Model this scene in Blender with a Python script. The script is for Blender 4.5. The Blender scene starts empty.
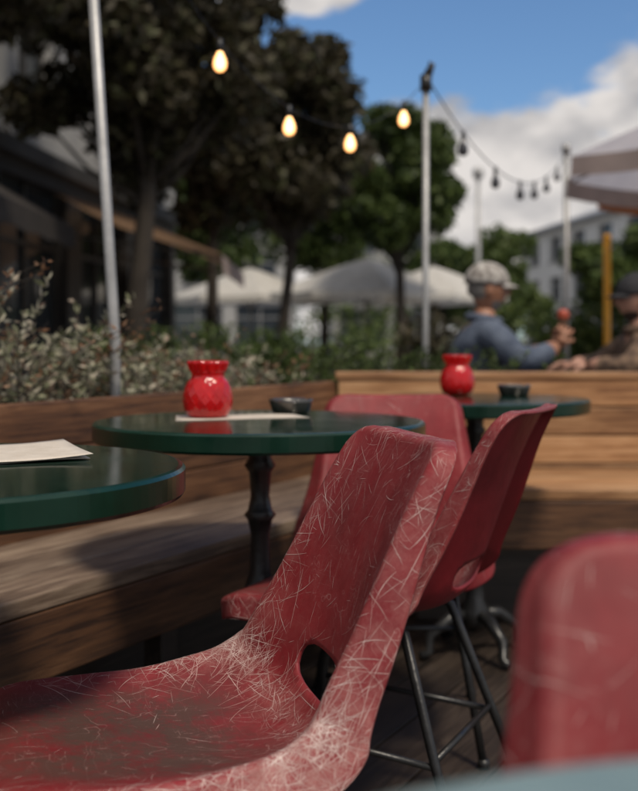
import bpy, math, random
import numpy as np
from mathutils import Vector, Matrix
from mathutils.bvhtree import BVHTree
scene = bpy.context.scene
COL = scene.collection

# ---------------------------------------------------------------- materials
def new_mat(name):
    m = bpy.data.materials.new(name); m.use_nodes = True
    nt = m.node_tree; b = nt.nodes['Principled BSDF']
    return m, nt, b

def N(nt, typ, **kw):
    n = nt.nodes.new(typ)
    for k, v in kw.items():
        if hasattr(n, k): setattr(n, k, v)
        else: n.inputs[k].default_value = v
    return n

def ramp(nt, stops):
    r = nt.nodes.new('ShaderNodeValToRGB'); e = r.color_ramp.elements
    e[0].position, e[0].color = stops[0][0], (*stops[0][1], 1)
    e[1].position, e[1].color = stops[-1][0], (*stops[-1][1], 1)
    for p, c in stops[1:-1]:
        x = e.new(p); x.color = (*c, 1)
    return r

def noise_mat(name, c1, c2, scale=8, rough=.6, bump=.0, stretch=(1, 1, 1), metallic=0, rough2=None, detail=6, spec=.5, bscale=None, coat=0):
    m, nt, b = new_mat(name)
    tc = N(nt, 'ShaderNodeTexCoord'); mp = N(nt, 'ShaderNodeMapping'); mp.inputs['Scale'].default_value = stretch
    nt.links.new(tc.outputs['Object'], mp.inputs['Vector'])
    nz = N(nt, 'ShaderNodeTexNoise'); nz.inputs['Scale'].default_value = scale; nz.inputs['Detail'].default_value = detail
    nz.inputs['Roughness'].default_value = .6
    nt.links.new(mp.outputs[0], nz.inputs['Vector'])
    r = ramp(nt, [(.3, c1), (.7, c2)])
    nt.links.new(nz.outputs['Fac'], r.inputs[0]); nt.links.new(r.outputs[0], b.inputs['Base Color'])
    b.inputs['Metallic'].default_value = metallic
    b.inputs['Specular IOR Level'].default_value = spec
    b.inputs['Coat Weight'].default_value = coat
    mr = N(nt, 'ShaderNodeMapRange'); mr.inputs[1].default_value = .3; mr.inputs[2].default_value = .7
    mr.inputs[3].default_value = rough; mr.inputs[4].default_value = rough if rough2 is None else rough2
    nt.links.new(nz.outputs['Fac'], mr.inputs[0]); nt.links.new(mr.outputs[0], b.inputs['Roughness'])
    if bump:
        nb = N(nt, 'ShaderNodeTexNoise'); nb.inputs['Scale'].default_value = bscale or scale * 4; nb.inputs['Detail'].default_value = 5
        nt.links.new(mp.outputs[0], nb.inputs['Vector'])
        bp = N(nt, 'ShaderNodeBump'); bp.inputs['Strength'].default_value = bump; bp.inputs['Distance'].default_value = .01
        nt.links.new(nb.outputs['Fac'], bp.inputs['Height']); nt.links.new(bp.outputs[0], b.inputs['Normal'])
    return m

def wood_mat(name, dark, mid, light, rough=.6):
    m, nt, b = new_mat(name)
    tc = N(nt, 'ShaderNodeTexCoord'); oi = N(nt, 'ShaderNodeObjectInfo')
    add = N(nt, 'ShaderNodeVectorMath', operation='ADD')
    mul = N(nt, 'ShaderNodeMath', operation='MULTIPLY'); mul.inputs[1].default_value = 37
    nt.links.new(oi.outputs['Random'], mul.inputs[0])
    nt.links.new(tc.outputs['Object'], add.inputs[0]); nt.links.new(mul.outputs[0], add.inputs[1])
    mp = N(nt, 'ShaderNodeMapping'); mp.inputs['Scale'].default_value = (1.2, 22, 22)
    nt.links.new(add.outputs[0], mp.inputs[0])
    nz = N(nt, 'ShaderNodeTexNoise'); nz.inputs['Scale'].default_value = 3.2; nz.inputs['Detail'].default_value = 9; nz.inputs['Roughness'].default_value = .68
    nz.inputs['Distortion'].default_value = .6
    nt.links.new(mp.outputs[0], nz.inputs[0])
    mp2 = N(nt, 'ShaderNodeMapping'); mp2.inputs['Scale'].default_value = (1.5, 4, 4); nt.links.new(add.outputs[0], mp2.inputs[0])
    nz2 = N(nt, 'ShaderNodeTexNoise'); nz2.inputs['Scale'].default_value = 1.6; nz2.inputs['Detail'].default_value = 4; nt.links.new(mp2.outputs[0], nz2.inputs[0])
    r = ramp(nt, [(.38, dark), (.5, mid), (.62, light)])
    mx = N(nt, 'ShaderNodeMath', operation='MULTIPLY_ADD'); mx.inputs[1].default_value = .62
    s2 = N(nt, 'ShaderNodeMath', operation='MULTIPLY'); s2.inputs[1].default_value = .38
    nt.links.new(nz.outputs['Fac'], mx.inputs[0]); nt.links.new(nz2.outputs['Fac'], s2.inputs[0]); nt.links.new(s2.outputs[0], mx.inputs[2])
    nt.links.new(mx.outputs[0], r.inputs[0])
    hv = N(nt, 'ShaderNodeHueSaturation')
    mr = N(nt, 'ShaderNodeMapRange'); mr.inputs[3].default_value = .75; mr.inputs[4].default_value = 1.2
    nt.links.new(oi.outputs['Random'], mr.inputs[0]); nt.links.new(mr.outputs[0], hv.inputs['Value'])
    nt.links.new(r.outputs[0], hv.inputs['Color']); nt.links.new(hv.outputs[0], b.inputs['Base Color'])
    b.inputs['Roughness'].default_value = rough
    bp = N(nt, 'ShaderNodeBump'); bp.inputs['Strength'].default_value = .35; bp.inputs['Distance'].default_value = .004
    nt.links.new(nz.outputs['Fac'], bp.inputs['Height']); nt.links.new(bp.outputs[0], b.inputs['Normal'])
    return m

def leaf_mat(name, cols, nscale=1.5):
    m, nt, b = new_mat(name)
    g = N(nt, 'ShaderNodeNewGeometry'); tc = N(nt, 'ShaderNodeTexCoord')
    nz = N(nt, 'ShaderNodeTexNoise'); nz.inputs['Scale'].default_value = nscale; nz.inputs['Detail'].default_value = 3
    nt.links.new(tc.outputs['Object'], nz.inputs[0])
    a = N(nt, 'ShaderNodeMath', operation='MULTIPLY_ADD'); a.inputs[1].default_value = .55
    c = N(nt, 'ShaderNodeMath', operation='MULTIPLY'); c.inputs[1].default_value = .55
    nt.links.new(g.outputs['Random Per Island'], a.inputs[0]); nt.links.new(nz.outputs['Fac'], c.inputs[0]); nt.links.new(c.outputs[0], a.inputs[2])
    r = ramp(nt, [(.15 + .75 * i / (len(cols) - 1), k) for i, k in enumerate(cols)])
    nt.links.new(a.outputs[0], r.inputs[0]); nt.links.new(r.outputs[0], b.inputs['Base Color'])
    b.inputs['Roughness'].default_value = .55; b.inputs['Specular IOR Level'].default_value = .3
    tr = N(nt, 'ShaderNodeBsdfTranslucent'); nt.links.new(r.outputs[0], tr.inputs[0])
    mx = N(nt, 'ShaderNodeMixShader'); mx.inputs[0].default_value = .25
    out = nt.nodes['Material Output']
    nt.links.new(b.outputs[0], mx.inputs[1]); nt.links.new(tr.outputs[0], mx.inputs[2]); nt.links.new(mx.outputs[0], out.inputs[0])
    return m

def emis_mat(name, col, s):
    m, nt, b = new_mat(name)
    b.inputs['Base Color'].default_value = (*col, 1); b.inputs['Emission Strength'].default_value = s
    lw = N(nt, 'ShaderNodeLayerWeight'); lw.inputs[0].default_value = .5
    r = ramp(nt, [(0, (1, .76, .42)), (.35, (1, .50, .16)), (1, (.55, .13, .02))]); nt.links.new(lw.outputs['Facing'], r.inputs[0])
    nt.links.new(r.outputs[0], b.inputs['Emission Color'])
    return m

# red moulded chair shell: faded gelcoat, grimy seat pan, chalky worn edges, fine scuffs
def chair_mat():
    m, nt, b = new_mat('red_fibreglass')
    tc = N(nt, 'ShaderNodeTexCoord'); oi = N(nt, 'ShaderNodeObjectInfo')
    off = N(nt, 'ShaderNodeVectorMath', operation='ADD'); nt.links.new(tc.outputs['Object'], off.inputs[0])
    ml = N(nt, 'ShaderNodeMath', operation='MULTIPLY'); ml.inputs[1].default_value = 19; nt.links.new(oi.outputs['Random'], ml.inputs[0]); nt.links.new(ml.outputs[0], off.inputs[1])
    big = N(nt, 'ShaderNodeTexNoise'); big.inputs['Scale'].default_value = 7; big.inputs['Detail'].default_value = 7; big.inputs['Roughness'].default_value = .65
    nt.links.new(off.outputs[0], big.inputs[0])
    r = ramp(nt, [(.3, (.13, .0045, .009)), (.5, (.20, .009, .015)), (.72, (.28, .022, .029))])
    nt.links.new(big.outputs['Fac'], r.inputs[0])
    gr = N(nt, 'ShaderNodeAttribute'); gr.attribute_name = 'grime'
    dn = N(nt, 'ShaderNodeTexNoise'); dn.inputs['Scale'].default_value = 13; dn.inputs['Detail'].default_value = 10; dn.inputs['Roughness'].default_value = .78
    nt.links.new(off.outputs[0], dn.inputs[0])
    dr = N(nt, 'ShaderNodeMapRange'); dr.inputs[1].default_value = .28; dr.inputs[2].default_value = .54; nt.links.new(dn.outputs['Fac'], dr.inputs[0])
    dm = N(nt, 'ShaderNodeMath', operation='MULTIPLY'); nt.links.new(gr.outputs['Fac'], dm.inputs[0]); nt.links.new(dr.outputs[0], dm.inputs[1])
    mix = N(nt, 'ShaderNodeMixRGB'); mix.inputs[2].default_value = (.072, .038, .029, 1)
    nt.links.new(dm.outputs[0], mix.inputs[0]); nt.links.new(r.outputs[0], mix.inputs[1])
    at = N(nt, 'ShaderNodeAttribute'); at.attribute_name = 'wear'
    wn = N(nt, 'ShaderNodeTexNoise'); wn.inputs['Scale'].default_value = 30; wn.inputs['Detail'].default_value = 9; wn.inputs['Roughness'].default_value = .82
    nt.links.new(off.outputs[0], wn.inputs[0])
    wr = N(nt, 'ShaderNodeMapRange'); wr.inputs[1].default_value = .40; wr.inputs[2].default_value = .70; nt.links.new(wn.outputs['Fac'], wr.inputs[0])
    wm = N(nt, 'ShaderNodeMath', operation='MULTIPLY'); nt.links.new(at.outputs['Fac'], wm.inputs[0]); nt.links.new(wr.outputs[0], wm.inputs[1])
    wx = N(nt, 'ShaderNodeMixRGB'); wx.inputs[2].default_value = (.42, .21, .19, 1); nt.links.new(wm.outputs[0], wx.inputs[0]); nt.links.new(mix.outputs[0], wx.inputs[1])
    prev = wx.outputs[0]
    for k, (rot, sc) in enumerate([((.3, .9, .2), (30, 5, 6)), ((1.2, .2, 1.9), (6, 34, 5)), ((.7, 2.0, .8), (5, 7, 36))]):
        mp = N(nt, 'ShaderNodeMapping'); mp.inputs['Rotation'].default_value = rot; mp.inputs['Scale'].default_value = sc
        nt.links.new(off.outputs[0], mp.inputs[0])
        n = N(nt, 'ShaderNodeTexNoise'); n.inputs['Scale'].default_value = 2.2; n.inputs['Detail'].default_value = 2; nt.links.new(mp.outputs[0], n.inputs[0])
        s = N(nt, 'ShaderNodeMath', operation='SUBTRACT'); s.inputs[1].default_value = .5; nt.links.new(n.outputs['Fac'], s.inputs[0])
        a = N(nt, 'ShaderNodeMath', operation='ABSOLUTE'); nt.links.new(s.outputs[0], a.inputs[0])
        lr = N(nt, 'ShaderNodeMapRange'); lr.inputs[1].default_value = 0; lr.inputs[2].default_value = .005; lr.inputs[3].default_value = .36; lr.inputs[4].default_value = 0
        nt.links.new(a.outputs[0], lr.inputs[0])
        mk = N(nt, 'ShaderNodeTexNoise'); mk.inputs['Scale'].default_value = 9 + 3 * k; nt.links.new(off.outputs[0], mk.inputs[0])
        mkr = N(nt, 'ShaderNodeMapRange'); mkr.inputs[1].default_value = .47; mkr.inputs[2].default_value = .6; nt.links.new(mk.outputs['Fac'], mkr.inputs[0])
        mm = N(nt, 'ShaderNodeMath', operation='MULTIPLY'); nt.links.new(lr.outputs[0], mm.inputs[0]); nt.links.new(mkr.outputs[0], mm.inputs[1])
        mx = N(nt, 'ShaderNodeMixRGB'); mx.inputs[2].default_value = (.5, .3, .28, 1)
        nt.links.new(mm.outputs[0], mx.inputs[0]); nt.links.new(prev, mx.inputs[1]); prev = mx.outputs[0]
    nt.links.new(prev, b.inputs['Base Color'])
    rr = N(nt, 'ShaderNodeMapRange'); rr.inputs[3].default_value = .38; rr.inputs[4].default_value = .75
    nt.links.new(dn.outputs['Fac'], rr.inputs[0]); nt.links.new(rr.outputs[0], b.inputs['Roughness'])
    b.inputs['Specular IOR Level'].default_value = .4
    bp = N(nt, 'ShaderNodeBump'); bp.inputs['Strength'].default_value = .16; bp.inputs['Distance'].default_value = .003
    nt.links.new(dn.outputs['Fac'], bp.inputs['Height']); nt.links.new(bp.outputs[0], b.inputs['Normal'])
    return m

M = {}
M['chair'] = chair_mat()
M['chair_under'] = noise_mat('red_fibreglass_back', (.14, .004, .008), (.24, .010, .016), 9, .36, .12, rough2=.55)
M['scratch'] = noise_mat('scratch_white', (.36, .17, .155), (.76, .64, .60), 40, .8)
M['black'] = noise_mat('black_iron', (.008, .008, .009), (.02, .02, .02), 20, .35, .1)
M['steel'] = noise_mat('galvanised_steel', (.28, .28, .28), (.42, .42, .42), 14, .45, .05, metallic=.35)
M['green_top'] = noise_mat('green_enamel', (.0008, .014, .008), (.002, .024, .014), 5, .07, 0, rough2=.18)
M['green_rim'] = noise_mat('green_rim', (.001, .016, .009), (.002, .028, .016), 8, .18, .03, rough2=.3)
M['sky_reflect_top'] = noise_mat('sky_reflect_enamel', (.13, .19, .19), (.18, .25, .25), 6, .2, 0, rough2=.35)  # green table top with the sky's reflection painted into its base colour
M['wood_plank'] = wood_mat('brown_plank', (.032, .013, .006), (.11, .048, .020), (.21, .105, .05))
M['wood_seat'] = wood_mat('weathered_seat', (.045, .028, .018), (.145, .10, .07), (.29, .22, .16), .55)
M['wood_tan'] = wood_mat('tan_plank', (.18, .078, .03), (.36, .185, .08), (.52, .31, .16))
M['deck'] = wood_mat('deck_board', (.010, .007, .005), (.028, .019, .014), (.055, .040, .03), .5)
M['paper'] = noise_mat('napkin_paper', (.50, .44, .37), (.60, .54, .47), 30, .85, .2)
M['soil'] = noise_mat('soil', (.02, .012, .008), (.05, .03, .02), 30, .95, .6)
M['bulb'] = emis_mat('lit_bulb', (1, .7, .35), 2.6)
M['bulb_off'] = noise_mat('unlit_bulb', (.05, .05, .055), (.09, .09, .1), 10, .1)
M['leaf_brown'] = leaf_mat('copper_leaves', [(.014, .013, .008), (.038, .032, .018), (.066, .054, .030), (.085, .095, .042)])
M['leaf_green'] = leaf_mat('green_leaves', [(.014, .024, .008), (.038, .062, .015), (.075, .11, .028), (.12, .16, .045)])
M['leaf_far'] = leaf_mat('far_leaves', [(.02, .035, .01), (.05, .08, .02), (.09, .13, .035), (.14, .17, .05)])
M['leaf_silver'] = leaf_mat('silver_leaves', [(.055, .06, .03), (.17, .18, .10), (.30, .30, .20), (.46, .43, .34), (.26, .13, .09)], 6)
M['bark'] = noise_mat('bark', (.018, .013, .01), (.05, .04, .03), 12, .9, .5, (1, 1, .3))
M['grey_metal'] = noise_mat('grey_metal', (.09, .085, .08), (.18, .172, .16), 20, .3, .05, metallic=.8)

# ---------------------------------------------------------------- geometry helpers
class Geo:
    def __init__(s): s.v = []; s.f = []; s.m = []
    def add(s, vs, fs, mi=0):
        o = len(s.v); s.v.extend([tuple(x) for x in vs]); s.f.extend([tuple(i + o for i in f) for f in fs]); s.m.extend([mi] * len(fs))
    def box(s, c, size, rz=0, mi=0):
        x, y, z = [k / 2 for k in size]; ca, sa = math.cos(rz), math.sin(rz)
        vs = [(c[0] + a * ca - b * sa, c[1] + a * sa + b * ca, c[2] + d) for a, b, d in
              [(-x, -y, -z), (x, -y, -z), (x, y, -z), (-x, y, -z), (-x, -y, z), (x, -y, z), (x, y, z), (-x, y, z)]]
        s.add(vs, [(3, 2, 1, 0), (4, 5, 6, 7), (0, 1, 5, 4), (1, 2, 6, 5), (2, 3, 7, 6), (3, 0, 4, 7)], mi)
    def tube(s, pts, rad, seg=10, mi=0, cap=True):
        pts = [Vector(p) for p in pts]; n = len(pts)
        if not hasattr(rad, '__len__'): rad = [rad] * n
        ref = Vector((0, 0, 1)); t0 = (pts[1] - pts[0]).normalized()
        if abs(t0.z) > .9: ref = Vector((1, 0, 0))
        u = t0.cross(ref).normalized(); vs = []
        for i, p in enumerate(pts):
            t = (pts[min(i + 1, n - 1)] - pts[max(i - 1, 0)]).normalized()
            u = (u - t * u.dot(t)).normalized(); w = t.cross(u)
            for k in range(seg):
                a = 2 * math.pi * k / seg
                vs.append(p + (u * math.cos(a) + w * math.sin(a)) * rad[i])
        fs = [(i * seg + k, i * seg + (k + 1) % seg, (i + 1) * seg + (k + 1) % seg, (i + 1) * seg + k) for i in range(n - 1) for k in range(seg)]
        if cap: fs += [tuple(reversed(range(seg))), tuple(range((n - 1) * seg, n * seg))]
        s.add(vs, fs, mi)
    def lathe(s, prof, seg=32, c=(0, 0, 0), mi=0, fn=None):
        vs = []
        for r, z in prof:
            for k in range(seg):
                a = 2 * math.pi * k / seg; rr = r if fn is None else fn(r, z, a)
                vs.append((c[0] + rr * math.cos(a), c[1] + rr * math.sin(a), c[2] + z))
        n = len(prof)
        fs = [(i * seg + k, i * seg + (k + 1) % seg, (i + 1) * seg + (k + 1) % seg, (i + 1) * seg + k) for i in range(n - 1) for k in range(seg)]
        s.add(vs, fs, mi)
    def obj(s, name, mats, parent=None, smooth=False, loc=None, rz=0):
        me = bpy.data.meshes.new(name); me.from_pydata(s.v, [], s.f)
        for m in mats: me.materials.append(m)
        me.polygons.foreach_set('material_index', s.m)
        if smooth: me.polygons.foreach_set('use_smooth', [True] * len(s.f))
        me.update()
        o = bpy.data.objects.new(name, me); COL.objects.link(o)
        if parent: o.parent = parent
        if loc is not None: o.location = loc
        o.rotation_euler[2] = rz
        return o

def empty(name, loc=(0, 0, 0), rz=0):
    o = bpy.data.objects.new(name, None); COL.objects.link(o); o.location = loc; o.rotation_euler[2] = rz; o.empty_display_size = .1
    return o

def bevel(o, w=.004, seg=2):
    b = o.modifiers.new('bevel', 'BEVEL'); b.width = w; b.segments = seg; b.limit_method = 'ANGLE'; return o

def plank(name, size, loc, mat, parent, rz=0, w=.004):
    g = Geo(); g.box((0, 0, 0), size)
    return bevel(g.obj(name, [mat], parent, loc=loc, rz=rz), w)

def catmull(pts, n=8):
    P = [np.array(p, float) for p in pts]; P = [2 * P[0] - P[1]] + P + [2 * P[-1] - P[-2]]; out = []
    for i in range(1, len(P) - 2):
        for k in range(n):
            t = k / n
            out.append(.5 * ((2 * P[i]) + (-P[i - 1] + P[i + 1]) * t + (2 * P[i - 1] - 5 * P[i] + 4 * P[i + 1] - P[i + 2]) * t * t + (-P[i - 1] + 3 * P[i] - 3 * P[i + 1] + P[i + 2]) * t ** 3))
    out.append(P[-2]); return np.array(out)

# ---------------------------------------------------------------- chair
def shell_geometry():
    prof = catmull([(.43, .434), (.37, .449), (.27, .440), (.15, .428), (.065, .430), (.008, .460), (-.022, .53), (-.052, .62), (-.088, .72), (-.12, .79)], 12)
    seg = np.linalg.norm(np.diff(prof, axis=0), axis=1); cum = np.concatenate([[0], np.cumsum(seg)]); L = cum[-1]
    NU, NV = 110, 56
    lin = np.linspace(0, 1, NU + 1)
    ss = .6 * lin + .4 * (.5 - .5 * np.cos(np.pi * lin))
    def P(s):
        x = np.interp(s * L, cum, prof[:, 0]); z = np.interp(s * L, cum, prof[:, 1]); return np.array([x, z])
    def T(s):
        a = P(min(1, s + .012)) - P(max(0, s - .012)); return a / np.linalg.norm(a)
    def sm(s, xs, ys):  # smoothed interpolation
        return sum(np.interp(s + d, xs, ys) for d in (-.04, -.02, 0, .02, .04)) / 5
    hw = lambda s: sm(s, [0, .2, .4, .52, .62, .75, .9, 1], [.185, .198, .200, .190, .177, .168, .159, .154])
    lift = lambda s: sm(s, [0, .12, .3, .42, .52, .62, .75, .9, 1], [.0, .012, .028, .05, .064, .055, .036, .022, .014])
    R0, R1 = .075, .036
    def half(s):
        h = hw(s); e0 = s * L; e1 = (1 - s) * L
        if e0 < R0: h -= R0 - math.sqrt(max(0, R0 * R0 - (R0 - e0) ** 2))
        if e1 < R1: h -= R1 - math.sqrt(max(0, R1 * R1 - (R1 - e1) ** 2))
        return h
    def S(s, v):
        p = P(s); t = T(s); n = np.array([t[1], -t[0]]); r = min(1.0, abs(v) / hw(s))
        l = lift(s) * r ** 2.4
        return (p[0] + n[0] * l, v, p[1] + n[1] * l)
    dom = []
    sh = .602; hx, hy = .080, .027 / L      # hand-hold slot at the foot of the back
    for i in range(NU + 1):
        h = half(ss[i])
        for j in range(NV + 1):
            v = h * (2 * j / NV - 1); dom.append([ss[i], v])
    dom = np.array(dom)
    q = (np.abs(dom[:, 1] / hx) ** 3 + np.abs((dom[:, 0] - sh) / hy) ** 3) ** (1 / 3)
    idx = lambda i, j: i * (NV + 1) + j
    faces = []; inhole = []
    for i in range(NU):
        for j in range(NV):
            f = (idx(i, j), idx(i, j + 1), idx(i + 1, j + 1), idx(i + 1, j))
            if np.mean(q[list(f)]) < 1: inhole += list(f)
            else: faces.append(f)
    rim = set(inhole) & set(k for f in faces for k in f)
    for k in rim:
        dom[k, 1] /= q[k]; dom[k, 0] = sh + (dom[k, 0] - sh) / q[k]
    verts = [S(a, b) for a, b in dom]
    loop = [idx(0, j) for j in range(NV)] + [idx(i, NV) for i in range(NU)] + [idx(NU, j) for j in range(NV, 0, -1)] + [idx(i, 0) for i in range(NU, 0, -1)]
    V = np.array(verts); nl = len(loop)
    me = bpy.data.meshes.new('tmp'); me.from_pydata(verts, [], faces); me.update()
    nn = np.array([me.vertices[k].normal[:] for k in loop]); bpy.data.meshes.remove(me)
    for _ in range(6): nn = nn + np.roll(nn, 1, 0) + np.roll(nn, -1, 0); nn /= np.linalg.norm(nn, axis=1)[:, None]
    LP = V[loop]; tan = np.roll(LP, -2, 0) - np.roll(LP, 2, 0); tan /= np.linalg.norm(tan, axis=1)[:, None]
    out = np.cross(tan, nn); out /= np.linalg.norm(out, axis=1)[:, None]
    for _ in range(3): out = out + np.roll(out, 1, 0) + np.roll(out, -1, 0); out /= np.linalg.norm(out, axis=1)[:, None]
    sl = dom[loop][:, 0]
    fl = np.array([sm(a, [0, .1, .3, .42, .52, .62, .8, .94, 1], [.022, .032, .043, .056, .064, .052, .032, .014, .010]) for a in sl])
    for _ in range(5): fl = (fl + np.roll(fl, 1) + np.roll(fl, -1)) / 3
    r = .013; prev = list(loop)
    A = [20, 40, 60, 80, 95]
    rings = [(r * math.sin(math.radians(a)), r * (1 - math.cos(math.radians(a))), 0) for a in A] + [(r * .99, r * 1.05, k / 6) for k in range(1, 7)]
    info = []
    for o_, d_, fr in rings:
        base = len(verts)
        pos = LP + out * (o_ + fr * .006) - nn * (d_ + fr * fl)[:, None]
        for _ in range(int(3 * fr)): pos = (pos * 2 + np.roll(pos, 1, 0) + np.roll(pos, -1, 0)) / 4
        verts += [tuple(p) for p in pos]
        cur = list(range(base, base + nl))
        for k in range(nl):
            k2 = (k + 1) % nl
            faces.append((prev[k], cur[k], cur[k2], prev[k2]))
        prev = cur; info += [(s, 1) for s in sl]
    ratio = [min(1, abs(b) / hw(a)) for a, b in dom]
    allinfo = [(dom[k, 0], ratio[k]) for k in range(len(dom))] + [(s, 1.25) for s, _ in info]
    usedv = sorted(set(k for f in faces for k in f)); remap = {k: i for i, k in enumerate(usedv)}
    return [verts[k] for k in usedv], [tuple(remap[k] for k in f) for f in faces], [allinfo[k] for k in usedv]

SH_V, SH_F, SH_I = shell_geometry()
def build_chair(top, face, n_scr, seed, amt=1, grime=1, fat=1, sz=1):
    rnd = random.Random(seed)
    u = Vector((face[0], face[1])).normalized()
    root = empty('red_moulded_chair', (top[0] + .12 * u.x, top[1] + .12 * u.y, 0), math.atan2(u.y, u.x)); root.scale = (1, 1, sz)
    g = Geo(); g.add(SH_V, SH_F); sh = g.obj('seat_shell', [M['chair'], M['chair_under']], root, smooth=True)
    at = sh.data.attributes.new('wear', 'FLOAT', 'POINT'); ag = sh.data.attributes.new('grime', 'FLOAT', 'POINT')
    vals = []; gv = []
    for s, r in SH_I:
        e = max(0, min(1, (r - .8) / .25)); mid = math.exp(-((s - .46) / .15) ** 2)
        k = e * (.22 + .62 * mid) + .42 * math.exp(-((s - .515) / .035) ** 2) + (.12 if s > .6 else .04)
        vals.append(min(.88, k) * amt)
        gv.append(grime * (1.0 * math.exp(-((s - .25) / .23) ** 4) * math.exp(-(min(r, 1.3) / .88) ** 6) + .12 * (s > .5)))
    at.data.foreach_set('value', vals); ag.data.foreach_set('value', gv)
    so = sh.modifiers.new('solid', 'SOLIDIFY'); so.thickness = .0055; so.offset = -1; so.material_offset = 1
    bvh = BVHTree.FromPolygons(SH_V, SH_F)
    w = []
    for s, r in SH_I:
        mid = math.exp(-((s - .45) / .14) ** 2)
        if r > 1.1: k = .13 + 1.7 * mid
        else:
            k = .014 + (.08 + 1.2 * mid) * r ** 7 + (1.2 * math.exp(-((s - .515) / .034) ** 2) * (.3 + r)) + (.10 if s > .6 else 0) * (.15 + r * r)
        w.append(k)
    cum = np.cumsum(w)
    sg = Geo()
    for q in range(n_scr):
        vi = int(np.searchsorted(cum, rnd.random() * cum[-1]))
        p = Vector(SH_V[min(vi, len(SH_V) - 1)])
        loc, nor, _, _ = bvh.find_nearest(p)
        d = Vector((rnd.gauss(0, 1), rnd.gauss(0, .7), rnd.gauss(0, 1.3))); d = (d - nor * d.dot(nor)).normalized()
        ln = rnd.choice([.010, .016, .024, .034, .05, .08]) * rnd.uniform(.6, 1.1); st = .004; n = max(3, int(ln / st)); width = fat * rnd.choice([.00010, .00014, .00019, .00030])
        bend = rnd.gauss(0, .03); row = []
        cur = loc.copy()
        for k in range(n + 1):
            hit = bvh.find_nearest(cur)
            if hit[0] is None or (hit[0] - cur).length > .006: break
            l, no = hit[0], hit[1]
            side = no.cross(d).normalized(); ww = width * (1 - abs(2 * k / n - 1) ** 2 * .75)
            row.append((l + no * .0004 + side * ww, l + no * .0004 - side * ww))
            d = (d - no * d.dot(no)).normalized(); d = (Matrix.Rotation(bend, 3, no) @ d).normalized()
            cur = l + d * st
        if len(row) < 3: continue
        vs = [x for pr in row for x in pr]
        sg.add(vs, [(2 * k, 2 * k + 1, 2 * k + 3, 2 * k + 2) for k in range(len(row) - 1)])
    if sg.v: sg.obj('scratches', [M['scratch']], root, smooth=True)
    lg = Geo(); r = .009
    for y in (-1, 1):
        lg.tube([(.40, .19 * y, .006), (.36, .155 * y, .22), (.325, .125 * y, .405), (.30, .12 * y, .418), (.10, .12 * y, .412), (.07, .125 * y, .402), (.0, .165 * y, .20), (-.07, .20 * y, .006)], r)
        lg.tube([(.40, .19 * y, 0), (.40, .19 * y, .02)], .013); lg.tube([(-.07, .20 * y, 0), (-.07, .20 * y, .02)], .013)
        lg.tube([(.362, .157 * y, .215), (-.004, .167 * y, .19)], .006)
    lg.tube([(.28, -.12, .414), (.28, .12, .414)], r); lg.tube([(.11, -.12, .409), (.11, .12, .409)], r)
    lg.tube([(0, -.165, .2), (0, .165, .2)], .006)
    lg.obj('steel_legs', [M['black']], root, smooth=True)
    return root

build_chair((.107, 1.425), (-.96, -.27), 3200, 3)
build_chair((.376, 1.97), (-.90, .43), 2200, 5, fat=1.15)
build_chair((.195, 2.89), (-.06, -1), 200, 7, .4, .5, sz=.972)
build_chair((.30, .66), (-.06, -1), 420, 11, .6, fat=1.3)

# ---------------------------------------------------------------- tables
def build_table(x, y, r, h=.75, foot=.24, rot=.4, top='green_top'):
    root = empty('round_bistro_table', (x, y, 0), rot)
    g = Geo()
    g.lathe([(.0001, h), (r - .010, h)], 128, mi=0)
    g.lathe([(r - .010, h), (r - .004, h - .001), (r, h - .005), (r, h - .034), (r - .003, h - .039), (r - .014, h - .040), (r - .014, h - .032), (.0001, h - .032)], 128, mi=1)
    g.obj('table_top', [M[top], M['green_rim'] if top == 'green_top' else M[top]], root, smooth=False)
    p = Geo()
    prof = [(.0001, h - .033), (.10, h - .033), (.10, h - .042), (.03, h - .05), (.024, h - .08), (.034, h - .095), (.024, h - .11), (.020, h - .16), (.026, h - .19), (.034, h - .20), (.026, h - .212),
            (.020, h - .24), (.022, h - .32), (.03, h - .345), (.036, h - .36), (.03, h - .375), (.022, h - .39), (.024, h - .45), (.036, h - .47), (.036, h - .49), (.026, h - .51), (.028, .16), (.045, .13), (.045, .10), (.02, .07), (.0001, .07)]
    p.lathe(prof, 28)
    for k in range(4):
        a = k * math.pi / 2; pts = [(math.cos(a) * q, math.sin(a) * q, z) for q, z in [(.02, .12), (.08, .115), (.15, .07), (foot - .03, .022), (foot, .014)]]
        p.tube(pts, [.018, .018, .015, .013, .014], 10)
    p.obj('iron_pedestal', [M['black']], root, smooth=True)
    return root
build_table(-.536, 1.47, .355)
build_table(-.125, 2.33, .35, foot=.2)
build_table(.457, 3.22, .33, foot=.18)
build_table(.20, .10, .36, rot=0, top='sky_reflect_top')

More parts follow.
